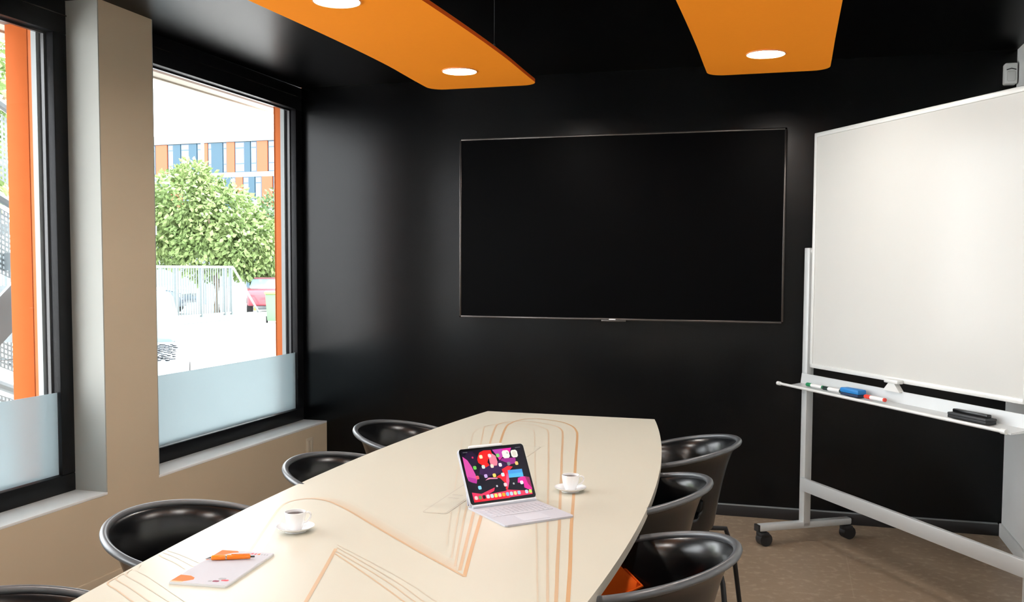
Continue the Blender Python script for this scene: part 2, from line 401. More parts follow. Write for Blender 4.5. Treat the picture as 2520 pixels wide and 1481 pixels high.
# lamp post
lp = tag(empty('street_lamp', (-22.2, 31.4, -.3)), 'tall slim street lamp rising above the tree', 'lamp')
tube('pole', [(0, 0, 0), (0, 0, 5), (0, 0, 9.25)], [.10, .085, .06], 'lamp_post', lp, 10)
tube('arm', [(0, 0, 9.0), (-.35, -.1, 9.02), (-.78, -.23, 9.1)], .035, 'lamp_post', lp, 8)
bm = bmesh.new(); bbox(bm, -.26, .26, -.09, .09, -.035, .035, .03, 2, Matrix.Translation((-.62, -.18, 9.08)) @ Matrix.Rotation(math.radians(16), 4, 'Z') @ Matrix.Rotation(math.radians(6), 4, 'Y'))
bmo('lamp_head', bm, 'lamp_post', lp, True)
tube('bracket', [(-.25, -.07, 4.75), (.35, .1, 4.75)], .04, 'lamp_post', lp, 8)

# far building
bd = tag(empty('office_building', (-51.07, 67.04, -.3)), 'distant building with orange and blue panels between tall windows', 'building')
bd.rotation_euler.z = math.atan2(-.5, 12.55)
PX = .04105
def bz(py): return 1.7+(664-py)*.0349
box('wall', -16, 30, .12, 14, 0, bz(339), 'bwhite', bd)
box('parapet', -16, 30, -.15, .12, bz(360), bz(341), 'bwhite', bd)
for zb in (440, 526, 612): box('floor_band', -16, 30, -.06, .12, bz(zb+6), bz(zb-6), 'bwhite', bd)
row1 = [(384, 413, 'o'), (415, 429, 'w'), (429, 447, 'b'), (448, 469, 'w'), (469, 488, 'b'), (489, 499, 'w'), (504, 515, 'o'), (516, 525, 'w'), (525, 552, 'b'), (553, 562, 'w'), (562, 581, 'o'), (582, 605, 'w'), (606, 619, 'b'), (620, 634, 'w'), (635, 660, 'o'), (662, 688, 'w')]
row2 = [(384, 402, 'b'), (404, 420, 'w'), (421, 450, 'o'), (452, 470, 'w'), (470, 490, 'b'), (491, 504, 'w'), (505, 522, 'o'), (523, 544, 'w'), (546, 557, 'w'), (558, 572, 'b'), (573, 582, 'w'), (583, 600, 'o'), (601, 615, 'w'), (616, 629, 'b'), (630, 645, 'w'), (646, 671, 'o'), (673, 692, 'w')]
def storey(row, top, bot):
    z1, z0 = bz(top), bz(bot)
    lst = list(row)
    for sh in (-306, 308): lst += [(a+sh, b+sh, t) for a, b, t in row]
    for a, b, t in lst:
        x0, x1 = (a-384)*PX, (b-384)*PX
        if x0 < -9 or x1 > 25: continue
        if t == 'w':
            f = box('window', x0, x1, -.02, .12, z0, z1, 'bframe', bd)
            hz = z0+(z1-z0)*.80; lz = z0+(z1-z0)*.28
            for q0, q1 in ((hz+.06, z1-.08), (lz+.05, hz-.06), (z0+.08, lz-.05)): box('pane', x0+.07, x1-.07, -.035, -.01, q0, q1, 'bpane', f)
        else:
            box('panel', x0, x1, -.07, .12, z0, z1, 'borange' if t == 'o' else 'bblue', bd)
storey(row1, 361, 434); storey(row2, 446, 520); storey(row1, 532, 606)

# vehicles
def car(name, loc, rz, paint, label, L=4.0, W=1.7, H=1.45, cat='car', van=False, wheels=True):
    c = tag(empty(name, loc, rz), label, cat)
    h = L/2
    if van: prof = [(-h, .35), (-h, H*.55), (-h+.05, H), (h-1.1, H), (h-.45, H*.58), (h-.05, H*.5), (h, .35)]
    else: prof = [(-h, .35), (-h+.02, .78), (-h+.12, .92), (-h+.7, .95), (h-1.25, .95), (h-.35, .86), (h-.06, .72), (h, .5), (h-.03, .3)]
    bm = bmesh.new(); A = [bm.verts.new((x, -W/2, z)) for x, z in prof]; Bv = [bm.verts.new((x, W/2, z)) for x, z in prof]
    bm.faces.new(A); bm.faces.new(Bv[::-1])
    for i in range(len(prof)): bm.faces.new((A[i], A[(i+1) % len(prof)], Bv[(i+1) % len(prof)], Bv[i]))
    bmesh.ops.bevel(bm, geom=list(bm.edges), offset=.07, segments=3, affect='EDGES', profile=.5)
    body = bmo('body', bm, paint, c, True)
    if not van:
        g = [(-h+.35, .93), (-h+.75, H-.03), (-.1+.2, H), (h-1.45, .93)]
        bm = bmesh.new(); A = [bm.verts.new((x, -W/2+.08+(.1 if z > 1 else 0), z)) for x, z in g]; Bv = [bm.verts.new((x, W/2-.08-(.1 if z > 1 else 0), z)) for x, z in g]
        bm.faces.new(A); bm.faces.new(Bv[::-1])
        for i in range(4): bm.faces.new((A[i], A[(i+1) % 4], Bv[(i+1) % 4], Bv[i]))
        bmesh.ops.bevel(bm, geom=list(bm.edges), offset=.06, segments=2, affect='EDGES', profile=.5)
        bmo('cabin', bm, 'car_glass', c, True)
        box('roof', -h+.8, .02, -W/2+.24, W/2-.24, H-.03, H+.02, paint, c, .02)
    else:
        for s in (-1, 1):
            box('side_window', h-1.6, h-1.0, s*(W/2-.01), s*(W/2+.012), H*.6, H*.9, 'car_glass', c)
            for k in range(3): box('panel_line', -h+.2, h-1.7, s*(W/2-.01), s*(W/2+.012), H*(.4+.16*k), H*(.415+.16*k), 'grey_strip', c)
    for x in (-h+.75, h-.8):
        for s in (-1, 1):
            wl_ = tube('wheel', [(x, s*(W/2-.2), .31), (x, s*(W/2+.01), .31)], .31, 'tyre', c, 20)
            tube('hub', [(x, s*(W/2), .31), (x, s*(W/2+.02), .31)], .17, 'chrome', wl_, 14)
    for s in (-1, 1): box('headlight', h-.16, h-.02, s*(W/2-.35), s*(W/2-.05), .62, .74, 'grey_strip', c, .02)
    return c
pc = car('parked_car', (-3.75, 2.57, -.3), math.radians(-56), 'car_white', 'white car with black-spotted bonnet just above the frosted film', 3.6, 1.5)
def spots(c):
    # dense pattern of small black spots over the bonnet
    random.seed(3); me0 = None
    for i in range(15):
        for j in range(18):
            x = .62+i*.055; y = -.66+j*.075+(i % 2)*.0375
            z = .95-max(0, x-.55)*.1+.001
            if me0 is None:
                ring = [(.021*math.cos(k*PI/4+.2)*(1 if k % 2 else .8), .026*math.sin(k*PI/4+.2), 0) for k in range(8)]
                o = pyd('spot', ring+[(a, b, .005) for a, b, _ in ring], [tuple(range(8))[::-1], tuple(range(8, 16))]+[(k, (k+1) % 8, 8+(k+1) % 8, 8+k) for k in range(8)], 'spot', c); me0 = o
            else:
                o = me0.copy(); COL.objects.link(o); o.parent = c
            o.location = (x+random.uniform(-.008, .008), y+random.uniform(-.008, .008), z); o.rotation_euler = (0, .1, random.uniform(0, 3)); k_ = random.uniform(.8, 1.25); o.scale = (k_, k_, 1)
spots(pc)
car('parked_van', (-18.0, 30.0, -.3), math.radians(120), 'van_blue', 'blue-grey van standing under the darker tree', 4.6, 1.9, 2.1, 'van', True)
car('parked_car', (-15.3, 25.3, -.3), math.radians(122), 'car_red', 'red car half hidden behind the green wheelie bin', 3.9, 1.65, 1.3)
car('parked_car', (-19.6, 23.2, -.3), math.radians(15), 'car_dark', 'dark car parked behind the picket fence', 4.1, 1.7, 1.5)

wb = tag(empty('wheelie_bin', (-12.1, 20.1, -.3), math.radians(30)), 'green wheelie bin with yellow lid at the end of the kerb', 'bin')
bm = bmesh.new(); vs = bbox(bm, -.27, .27, -.29, .29, .08, .88, .03)
for v in bm.verts:
    k = .80+.2*(v.co.z-.08)/.8; v.co.x *= k; v.co.y *= k
bmo('body', bm, 'bin_green', wb, True)
box('lid', -.30, .30, -.33, .31, .88, .96, 'bin_lid', wb, .025)
for s in (-1, 1): tube('wheel', [(s*.2, .24, .1), (s*.26, .24, .1)], .1, 'tyre', wb, 16)
tube('handle', [(-.25, .34, .9), (.25, .34, .9)], .015, 'bin_green', wb, 8)
yp = tag(empty('marker_post', (-17.1, 27.2, -.3)), 'short yellow post beside the fence brace', 'post')
tube('post', [(0, 0, 0), (0, 0, 1.05)], .05, 'yellow', yp, 10); tube('cap', [(0, 0, 1.05), (0, 0, 1.10)], .058, 'tyre', yp, 10)
tube('band', [(0, 0, .70), (0, 0, .80)], .054, 'tyre', yp, 10)

# perforated outdoor stair (left window)
def perf(name, o, u, v, nu, nv, cell, m, parent, hole=.6):
    V = []; F = []; o = Vector(o); u = Vector(u).normalized()*cell; v = Vector(v).normalized()*cell
    n = u.cross(v).normalized()*.004
    for i in range(nu):
        for j in range(nv):
            c = o+u*(i+.5)+v*(j+.5); k = len(V)
            off = .0
            out = [(-.5, -.5), (.5, -.5), (.5, .5), (-.5, .5)]
            inn = [(a*hole, b*hole) for a, b in out]
            V += [c+u*a+v*b for a, b in out]+[c+u*a+v*b for a, b in inn]
            F += [(k+q, k+(q+1) % 4, k+4+(q+1) % 4, k+4+q) for q in range(4)]
    me = bpy.data.meshes.new(name); me.from_pydata([tuple(x) for x in V], [], F); me.update()
    ob = link(name, me, parent, m); md = ob.modifiers.new('thick', 'SOLIDIFY'); md.thickness = .004
    return ob
st = tag(empty('metal_stair', (-1.6, -1.60, -.3)), 'galvanised outdoor stair of perforated steel beyond the left pier', 'stair')
for k in range(9):
    z = .25+.19*k; y = -1.2+.24*k
    t = perf('tread', (-.45, y, z), (1, 0, 0), (0, 1, 0), 32, 9, .028, 'steel', st)
    box('nosing', -.46, .46, y-.012, y, z-.10, z+.004, 'steel', st)
for x in (-.47, .46): pyd('stringer', [(x+a, b, c) for a in (0, .02) for b, c in ((-1.5, .0), (-1.5, .25), (1.0, 2.22), (1.0, 1.97))], [(0, 1, 2, 3), (7, 6, 5, 4), (0, 4, 5, 1), (1, 5, 6, 2), (2, 6, 7, 3), (3, 7, 4, 0)], 'steel', st)
for k in range(5):
    zb = .15+.56*k
    perf('guard_panel', (-.05, .25, zb), (0, .92, -.38), (0, 0, 1), 44, 13, .030, 'steel', st)
    tube('guard_bar', [(-.05, .25, zb+.45), (-.05, 1.46, zb-.05)], .028, 'blue_rail' if k == 2 else 'steel', st, 8)
box('landing', -.5, .5, .98, 1.4, 1.9, 1.96, 'steel', st)
for x in (-.45, .42): box('leg', x, x+.06, 1.34, 1.40, 0, 3.6, 'steel', st)

# ================================================================== CEILING PANELS
def ceiling_panel(x0, x1, yend, ynear, label):
    zp = 2.282; p = tag(empty('ceiling_panel', ((x0+x1)/2, yend, zp)), label, 'ceiling panel', 'orange acoustic panels under the ceiling')
    hw = (x1-x0)/2; Ln = yend-ynear; n = 60; rc = .075; V = []; F = []; ring = []
    # outline with rounded corners, then strips along the length
    ys = [0]+[rc*(1-math.cos(a*PI/12)) for a in range(1, 7)]+[rc+(Ln-2*rc)*i/n for i in range(1, n+1)]+[Ln-rc*(1-math.cos((6-a)*PI/12)) for a in range(1, 7)]
    nx = 8
    def wz(y): return .012*math.sin(y*1.9+.3)*min(1, y/.5)
    for th in (0, .016):
        for y in ys:
            e = min(y, Ln-y); hx = hw if e >= rc else hw-rc+math.sqrt(max(0, rc*rc-(rc-e)**2))
            for i in range(nx+1):
                x = -hx+2*hx*i/nx; V.append((x, -y, th+wz(y)))
    R = len(ys); st_ = nx+1
    for l in range(2):
        o = l*R*st_
        for j in range(R-1):
            for i in range(nx): F.append((o+j*st_+i, o+j*st_+i+1, o+(j+1)*st_+i+1, o+(j+1)*st_+i))
    o = R*st_
    side = []
    for j in range(R-1):
        for i in (0, nx): side.append((j*st_+i, (j+1)*st_+i, o+(j+1)*st_+i, o+j*st_+i))
    for j in (0, R-1):
        for i in range(nx): side.append((j*st_+i, j*st_+i+1, o+j*st_+i+1, o+j*st_+i))
    nf = len(F)
    me = bpy.data.meshes.new('panel_sheet'); me.from_pydata(V, [], F+side); me.update()
    bm = bmesh.new(); bm.from_mesh(me); bmesh.ops.recalc_face_normals(bm, faces=bm.faces); bm.to_mesh(me); bm.free()
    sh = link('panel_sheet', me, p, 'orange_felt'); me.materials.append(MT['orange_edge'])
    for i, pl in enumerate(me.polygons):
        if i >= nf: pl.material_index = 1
    k = 0
    y = .362
    while y < Ln-.2:
        z = wz(y)
        d = lathe('downlight', [(.0, -.002), (.076, -.002), (.076, .004), (0, .004)], 'lamp', p, 40, (0, -y, z))
        lathe('trim_ring', [(.0765, .002), (.0765, -.003), (.081, -.003), (.082, .002)], 'lamp_ring', d, 40, (0, -y, z))
        y += 1.222
    for yy in (.62, 1.55, 2.9, 4.1):
        for s in (-1, 1):
            if yy < Ln: tube('suspension_wire', [(s*(hw-.03), -yy, .016+wz(yy)), (s*(hw-.03), -yy, ZC-zp)], .0012, 'wire', p, 6); tube('wire_clip', [(s*(hw-.03), -yy, .016+wz(yy)), (s*(hw-.03), -yy, .045+wz(yy))], .005, 'wire', p, 8)
    return p
ceiling_panel(1.100, 1.650, -.985, -5.75, 'orange hanging ceiling panel nearer the windows, showing two round lamps')
ceiling_panel(2.455, 2.985, -.985, -5.75, 'orange hanging ceiling panel between television and whiteboard, showing one round lamp')

# ================================================================== TELEVISION
tv = tag(empty('television', (1.862, -.06, 1.633)), 'large black flat television on the black wall', 'television')
W2, H2 = .940, .533
box('housing', -W2+.01, W2-.01, .0, .055, -H2+.01, H2-.01, 'black_plastic', tv, .004)
bz_ = .012
box('bezel', -W2, W2, -.006, .03, H2-bz_, H2, 'tv_bezel', tv, .002)
box('bezel', -W2, W2, -.006, .03, -H2, -H2+bz_, 'tv_bezel', tv, .002)
box('bezel', -W2, -W2+bz_, -.006, .03, -H2, H2, 'tv_bezel', tv, .002)
box('bezel', W2-bz_, W2, -.006, .03, -H2, H2, 'tv_bezel', tv, .002)
box('screen', -W2+bz_, W2-bz_, -.002, .006, -H2+bz_, H2-bz_, 'tv_screen', tv)
e = box('emblem', -.072, .072, -.008, .02, -H2-.008, -H2+.004, 'tv_bezel', tv, .002)
box('logo_bar', -.026, .012, -.0092, -.006, -H2+.003, -H2+.009, 'white_gloss', tv)

# ================================================================== TABLE
tb = tag(empty('conference_table', (1.95, -3.05, 0)), 'large cream boat-shaped conference table printed with fine orange lines', 'table')
ox, oy = 1.95, -3.05
def lx(y): return 1.432+.0525*(y+2.75)**2
def rx(y): return 2.484-.0575*(y+3.25)**2
y_far, y_near = -1.394, -4.75
ys = [y_far+(y_near-y_far)*i/40 for i in range(41)]
poly = [(lx(y)-ox, y-oy) for y in ys]+[(rx(y)-ox, y-oy) for y in ys[::-1]]
top = prism('tabletop', poly, .726, .75, 'tabletop', tb, .0015)
for p in top.data.polygons:
    pass
top.data.materials.append(MT['table_edge'])
for p in top.data.polygons:
    if abs(p.normal.z) < .3 or p.normal.z < -.5: p.material_index = 1
prism('underframe', [(x*.72, y*.82) for x, y in poly], .66, .726, 'black_metal', tb)
for yy in (-2.15, -4.05):
    c = yy-oy
    box('pedestal', -.05, .05, c-.16, c+.16, .03, .66, 'black_metal', tb, .01)
    box('foot', -.36, .36, c-.05, c+.05, 0, .035, 'black_metal', tb, .01)
LINES = {
'A1': ([(2.193, -3.628), (2.145, -3.439), (2.088, -3.209), (1.981, -2.785), (1.807, -2.104), (1.735, -1.793), (1.725, -1.69), (1.735, -1.608), (1.766, -1.549), (1.825, -1.545), (1.918, -1.591), (1.984, -1.679), (2.027, -1.789), (2.057, -1.905), (2.144, -2.326), (2.201, -2.597), (2.268, -2.916), (2.323, -3.184), (2.386, -3.473), (2.416, -3.616), (2.44, -3.732)], .0085, .75),
'A2': ([(2.17, -3.592), (2.062, -3.192), (1.94, -2.739), (1.773, -2.123), (1.69, -1.787), (1.685, -1.723), (1.695, -1.68), (1.722, -1.644), (1.783, -1.624), (1.839, -1.642), (1.918, -1.7), (1.963, -1.779), (1.999, -1.905), (2.098, -2.34), (2.162, -2.615), (2.239, -2.954), (2.294, -3.193), (2.359, -3.481), (2.392, -3.623), (2.418, -3.738)], .0075, .58),
'A3': ([(2.151, -3.569), (2.038, -3.183), (1.914, -2.748), (1.745, -2.15), (1.655, -1.835), (1.65, -1.788), (1.672, -1.739), (1.732, -1.695), (1.821, -1.699), (1.892, -1.771), (1.927, -1.851), (1.997, -2.121), (2.149, -2.732), (2.266, -3.202), (2.374, -3.629), (2.403, -3.743)], .0055, .38),
'A4': ([(2.123, -3.514), (2.022, -3.188), (1.89, -2.755), (1.712, -2.169), (1.65, -1.952), (1.645, -1.855), (1.690, -1.797), (1.749, -1.755), (1.803, -1.759), (1.847, -1.807), (1.882, -1.895), (1.98, -2.256), (2.126, -2.795), (2.242, -3.221), (2.354, -3.635), (2.385, -3.749)], .004, .22),
'A5': ([(2.077, -3.419), (1.984, -3.135), (1.812, -2.592), (1.64, -2.058)], .004, .14),
'B': ([(2.192, -3.625), (2.138, -3.579), (2.007, -3.465), (1.85, -3.323), (1.713, -3.197), (1.633, -3.134), (1.589, -3.114), (1.556, -3.114), (1.531, -3.132), (1.517, -3.17), (1.529, -3.232), (1.561, -3.323), (1.612, -3.459), (1.652, -3.564), (1.676, -3.629)], .007, .6),
'C0': ([(1.843, -3.525), (1.853, -3.555), (1.903, -3.714), (1.95, -3.866), (1.975, -3.95)], .008, .6),
'C1': ([(1.859, -3.56), (2.025, -3.707), (2.135, -3.809), (2.20, -3.87)], .004, .5), 'C2': ([(1.853, -3.542), (2.041, -3.696), (2.153, -3.801), (2.22, -3.86)], .0035, .4),
'C3': ([(1.842, -3.516), (2.059, -3.691), (2.17, -3.796), (2.24, -3.86)], .003, .3), 'C4': ([(1.835, -3.497), (2.067, -3.675), (2.193, -3.789)], .003, .15),
'D1': ([(1.469, -3.684), (1.504, -3.698), (1.559, -3.727), (1.603, -3.756)], .0035, .5), 'D2': ([(1.467, -3.668), (1.532, -3.69), (1.609, -3.736)], .003, .32), 'D3': ([(1.469, -3.651), (1.531, -3.671), (1.606, -3.71)], .0025, .2),
'E1': ([(1.485, -3.85), (1.509, -3.884), (1.562, -3.917), (1.634, -3.963), (1.70, -4.0)], .0035, .5), 'E2': ([(1.485, -3.82), (1.507, -3.855), (1.569, -3.892), (1.666, -3.953), (1.74, -3.995)], .003, .36),
'E3': ([(1.485, -3.79), (1.509, -3.827), (1.576, -3.866), (1.702, -3.942)], .003, .25), 'E4': ([(1.485, -3.757), (1.515, -3.797), (1.569, -3.828), (1.731, -3.933)], .003, .15),
}
base = Vector((.56, .53, .44)); ora = Vector((.55, .26, .075))
zl = .7503
def strip(name, P, hw, z, m, parent, off0=None):
    V = []; F = []
    for i, p in enumerate(P):
        a = P[max(i-1, 0)]; b = P[min(i+1, len(P)-1)]; t = (b-a).normalized(); nn = Vector((-t.y, t.x, 0))
        lo, hi = (-hw, hw) if off0 is None else off0
        for s in (lo, hi): V.append((p.x+nn.x*s-ox, p.y+nn.y*s-oy, z))
    for i in range(len(P)-1): F.append((2*i, 2*i+1, 2*i+3, 2*i+2))
    me = bpy.data.meshes.new(name); me.from_pydata(V, [], F); me.update()
    if me.polygons[0].normal.z < 0: me.flip_normals()
    return link(name, me, parent, m)
for i, (k, (P, wd, al)) in enumerate(LINES.items()):
    c = base.lerp(ora, al); mm = mat('line_ink_'+k.lower(), tuple(c), .35, var=.02)
    P = [(min(max(x, lx(y)+.006), rx(y)-.006), y) for x, y in P]
    strip('printed_line', catmull([Vector((x, y, 0)) for x, y in P], 6), wd/2, zl+.00003*i, mm, top)
# soft orange wash beside the long ribbon line, printed in fading bands
Pb = catmull([Vector((x, y, 0)) for x, y in LINES['B'][0]], 6)
for k in range(5):
    mm = mat('wash_ink_%d' % k, tuple(base.lerp(ora, .26*(1-k/5))), .35, var=.01)
    n0, n1 = 4+k, int(len(Pb)*.55)-3*k
    strip('printed_wash', Pb[n0:n1], 0, zl-.00002*(k+1), mm, top, (-.0035-.007*(k+1), -.0035-.007*k))
    strip('printed_wash', Pb[int(len(Pb)*.66):], 0, zl-.00002*(k+1), mm, top, (.0035+.005*k, .0035+.005*(k+1)))
# flush cable hatch behind the tablet
ch = tag(empty('cable_hatch', (1.945, -2.66, .75)), 'flush cream cable hatch in the tabletop behind the tablet', 'hatch')
prism('lid', round_poly(-.035, .035, -.50, .50, .012), .0003, .0009, 'table_edge', ch)
prism('plate', round_poly(-.030, .030, -.495, .495, .010), .0009, .0012, 'tabletop', ch)
prism('slot', round_poly(-.022, .010, -.300, -.288, .004), .0012, .0015, 'table_edge', ch)
prism('slot', round_poly(-.022, .010, -.335, -.325, .004), .0012, .0015, 'table_edge', ch)

# ================================================================== CHAIRS
def make_chair():
    c = empty('tub_chair')
    A, Bk = .276, .229     # half width, half depth of the rim
    PM = math.radians(118)
    nphi, nv = 56, 14
    def rim(ph):
        x = -Bk*math.cos(ph); y = A*math.sin(ph)
        if abs(ph) > PI/2: x = .225*math.sin(abs(ph)-PI/2); y = math.copysign(A*(1-.10*((abs(ph)-PI/2)/(PM-PI/2))**2), ph)
        k = (1-math.cos(ph))/(1-math.cos(PM))
        return Vector((x, y, .767-.069*k))
    def lowr(ph):
        x = -.138*math.cos(ph); y = .182*math.sin(ph)
        if abs(ph) > PI/2: x = .28*math.sin(abs(ph)-PI/2); y = math.copysign(.182, ph)
        return Vector((x, y, .445))
    bm = bmesh.new(); G = []
    for i in range(nphi+1):
        ph = -PM+2*PM*i/nphi; a, b = rim(ph), lowr(ph); col = []
        for j in range(nv+1):
            t = j/nv; q = a.lerp(b, t); s = t**.55
            q.x = a.x+(b.x-a.x)*s; q.y = a.y+(b.y-a.y)*s; q.z = a.z+(b.z-a.z)*t
            col.append(bm.verts.new(q))
        G.append(col)
    for i in range(nphi):
        for j in range(nv):
            ph = abs(-PM+2*PM*(i+.5)/nphi); t = (j+.5)/nv
            if ((ph-math.radians(60))/math.radians(17))**2+((t-.64)/.15)**2 < 1: continue
            bm.faces.new((G[i][j], G[i+1][j], G[i+1][j+1], G[i][j+1]))
    for v in [v for v in bm.verts if not v.link_faces]: bm.verts.remove(v)
    sh = bmo('shell', bm, 'black_plastic', c, True)
    md = sh.modifiers.new('thick', 'SOLIDIFY'); md.thickness = .008; md.offset = 0
    md = sh.modifiers.new('sub', 'SUBSURF'); md.levels = 1; md.render_levels = 1
    P = [rim(-PM+2*PM*i/80) for i in range(81)]
    V, F = tube_geo(P, .0105, 10, False, .9)
    pyd('rim', V, F, 'window_lit_rim', c, True)
    # seat pan
    V = [(0, 0, .438)]; F = []; nr, na = 8, 48
    for r in range(1, nr+1):
        for k in range(na):
            a = 2*PI*k/na; ca, sa = math.cos(a), math.sin(a); e_ = 2.6
            rr = 1/((abs(ca)**e_+abs(sa)**e_)**(1/e_)); f = r/nr
            x, y = rr*ca*f*(.200 if ca > 0 else .140), rr*sa*f*.184
            V.append((x+.012, y, .438+.014*f**3-(.02*max(0, ca)**3*f**6)))
    for k in range(na): F.append((0, 1+k, 1+(k+1) % na))
    for r in range(nr-1):
        for k in range(na): F.append((1+r*na+k, 1+r*na+(k+1) % na, 1+(r+1)*na+(k+1) % na, 1+(r+1)*na+k))
    se = pyd('seat', V, F, 'black_plastic', c, True)
    md = se.modifiers.new('thick', 'SOLIDIFY'); md.thickness = .012
    box('hub_plate', -.12, .12, -.12, .12, .405, .43, 'black_metal', c, .008)
    for sx in (-1, 1):
        for sy in (-1, 1):
            lg = tube('leg', [(sx*.10, sy*.10, .415), (sx*.17, sy*.17, .40), (sx*.20, sy*.195, .30), (sx*.235, sy*.225, .012)], .0095, 'black_metal', c, 10)
            tube('foot_glide', [(sx*.235, sy*.225, 0), (sx*.235, sy*.225, .018)], .014, 'rubber', lg, 10)
    return c
ch0 = make_chair()
spots_ = [  # x, y, heading (front direction), label
    (1.419, -1.998, 8, 'black tub chair nearest the black wall on the window side of the table'),
    (1.509, -2.694, 9.6, 'black tub chair under the wall socket, second from the black wall on the window side'),
    (1.44, -3.433, 11.3, 'large black tub chair beside the notepad, below the beige column'),
    (1.522, -4.17, 3, 'black tub chair cut by the bottom left corner of the picture'),
    (2.44, -1.942, 177.9, 'black tub chair nearest the whiteboard stand, against the black wall'),
    (2.394, -2.682, 175.7, 'black tub chair in the middle of the right-hand row'),
    (2.507, -3.345, 168.4, 'black tub chair with orange cushion, closest on the right side of the table'),
]
for i, (x, y, a, lab) in enumerate(spots_):
    o = ch0 if i == 0 else copy_tree(ch0)
    o.location = (x, y, 0); o.rotation_euler.z = math.radians(a)
    tag(o, lab, 'chair', 'black tub chairs around the table')
cu = tag(empty('seat_cushion', (2.315, -3.145, .612)), 'orange square cushion tucked into the nearest right-hand chair under the table edge', 'cushion')
cu.rotation_euler = (math.radians(30), 0, 0)
cu.rotation_euler = (Matrix.Rotation(math.radians(30), 3, 'X') @ Matrix.Rotation(math.radians(42), 3, 'Z')).to_euler()
V = []; F = []; n = 14
for s in (1, -1):
    for i in range(n+1):
        for j in range(n+1):
            a, b = -1+2*i/n, -1+2*j/n; pf = (1-a**4)*(1-b**4)
            V.append((a*.13*(1-.06*(1-b*b)), b*.13*(1-.06*(1-a*a)), s*.045*pf**.6))
N1 = (n+1)**2
for i in range(n):
    for j in range(n):
        k = i*(n+1)+j; F.append((k, k+n+1, k+n+2, k+1)); F.append((N1+k, N1+k+1, N1+k+n+2, N1+k+n+1))
pyd('pad', V, F, 'red_cushion', cu, True)
tube('piping', [(a*.13, b*.13, 0) for a, b in ((-1, -1), (0, -.94), (1, -1), (.94, 0), (1, 1), (0, .94), (-1, 1), (-.94, 0))], .004, 'red_cushion', cu, 8, True)

# ================================================================== WHITEBOARD
wbd = tag(empty('whiteboard', (2.93, -.43, 0), math.atan2(-.843, .537)), 'mobile whiteboard on a grey wheeled frame', 'whiteboard')
# local x runs along the board towards the viewer, local -y faces the table
LB = 1.45
for x in (0, LB):
    box('post', x-.022, x+.022, -.02, .02, .085, 1.507, 'alu', wbd, .003)
    ft = box('base_bar', x-.022, x+.022, -.27, .27, .075, .112, 'alu', wbd, .01)
    for s in (-1, 1):
        box('end_cap', x-.021, x+.021, s*.268, s*.278, .076, .110, 'rubber', ft)
        cs = tube('caster', [(x-.024, s*.245+.012, .034), (x+.024, s*.245+.012, .034)], .034, 'rubber', wbd, 20)
        tube('caster_stem', [(x, s*.245, .04), (x, s*.245, .08)], .010, 'chrome', cs, 10)
        box('caster_fork', x-.028, x+.028, s*.245-.020, s*.245+.030, .045, .072, 'rubber', cs, .008)
box('lower_rail', .0, LB, -.034, -.012, .272, .338, 'alu', wbd, .003)
z0, z1 = .905, 2.075
box('panel', .045, LB-.045, -.010, .010, z0+.012, z1-.012, 'board', wbd)
for a in (('top', .035, LB-.035, z1-.022, z1), ('bottom', .035, LB-.035, z0, z0+.022), ('l', .035, .057, z0, z1), ('r', LB-.057, LB-.035, z0, z1)):
    box('board_frame', a[1], a[2], -.016, .016, a[3], a[4], 'alu_white', wbd, .004)
for x, s in ((.0, 1), (LB, -1)): tube('pivot_bolt', [(x-.03, 0, 1.49), (x+.05, 0, 1.49)], .014, 'alu', wbd, 12)
# tray: tall back plate and a sloping shelf with a rounded front rod
pyd('tray', [(x, y, z) for x in (-.01, LB) for y, z in ((-.022, .872), (-.028, .872), (-.034, .822), (-.115, .812), (-.115, .806), (-.022, .812))],
    [(0, 1, 2, 3, 4, 5)[::-1], (6, 7, 8, 9, 10, 11)]+[(k, (k+1) % 6, 6+(k+1) % 6, 6+k) for k in range(6)], 'alu', wbd)
tube('tray_rod', [(-.075, -.118, .814), (LB-.03, -.118, .814)], .007, 'alu_white', wbd, 10)
for x in (-.075, LB-.03): tube('rod_cap', [(x-.012, -.118, .814), (x+.012, -.118, .814)], .010, 'alu_white', wbd, 12)
cl = pyd('lock_clip', [(.70+a*x, y, z) for y in (-.045, -.020) for a, x, z in ((1, -.055, .868), (1, .055, .868), (1, .018, .905), (1, -.018, .905))],
         [(0, 1, 2, 3), (7, 6, 5, 4), (0, 4, 5, 1), (1, 5, 6, 2), (2, 6, 7, 3), (3, 7, 4, 0)], 'alu_white', wbd)
box('clip_pad', .655, .745, -.05, -.016, .903, .920, 'alu_white', cl, .004)
ang = wbd.rotation_euler.z
def on_tray(x, y, z):
    v = Matrix.Rotation(ang, 3, 'Z') @ Vector((x, y, z)); return (2.93+v.x, -.43+v.y, v.z)
def marker(x, y, rot, cap, label):
    m_ = tag(empty('board_marker', on_tray(x, y, .823), ang+rot), label, 'marker', 'markers on the whiteboard tray')
    tube('barrel', [(-.035, 0, .009), (.05, 0, .009)], .009, 'marker_white', m_, 14)
    tube('cap', [(-.075, 0, .009), (-.070, 0, .009), (-.035, 0, .009)], [.0075, .0098, .0098], cap, m_, 14)
    tube('end_plug', [(.05, 0, .009), (.058, 0, .009)], .0085, cap, m_, 14)
marker(.200, -.085, .03, 'green', 'white marker with bright green cap on the tray')
marker(.345, -.088, .05, 'darkgreen', 'white marker with dark cap, between green marker and blue eraser')
marker(.655, -.085, .04, 'red', 'white marker with red cap beside the blue eraser')
er = tag(empty('board_eraser', on_tray(.485, -.082, .821), ang+.03), 'blue plastic board eraser on the tray between markers', 'eraser')
box('felt', -.062, .062, -.022, .022, 0, .012, 'navy', er, .002); box('body', -.065, .065, -.024, .024, .012, .034, 'blue', er, .006)
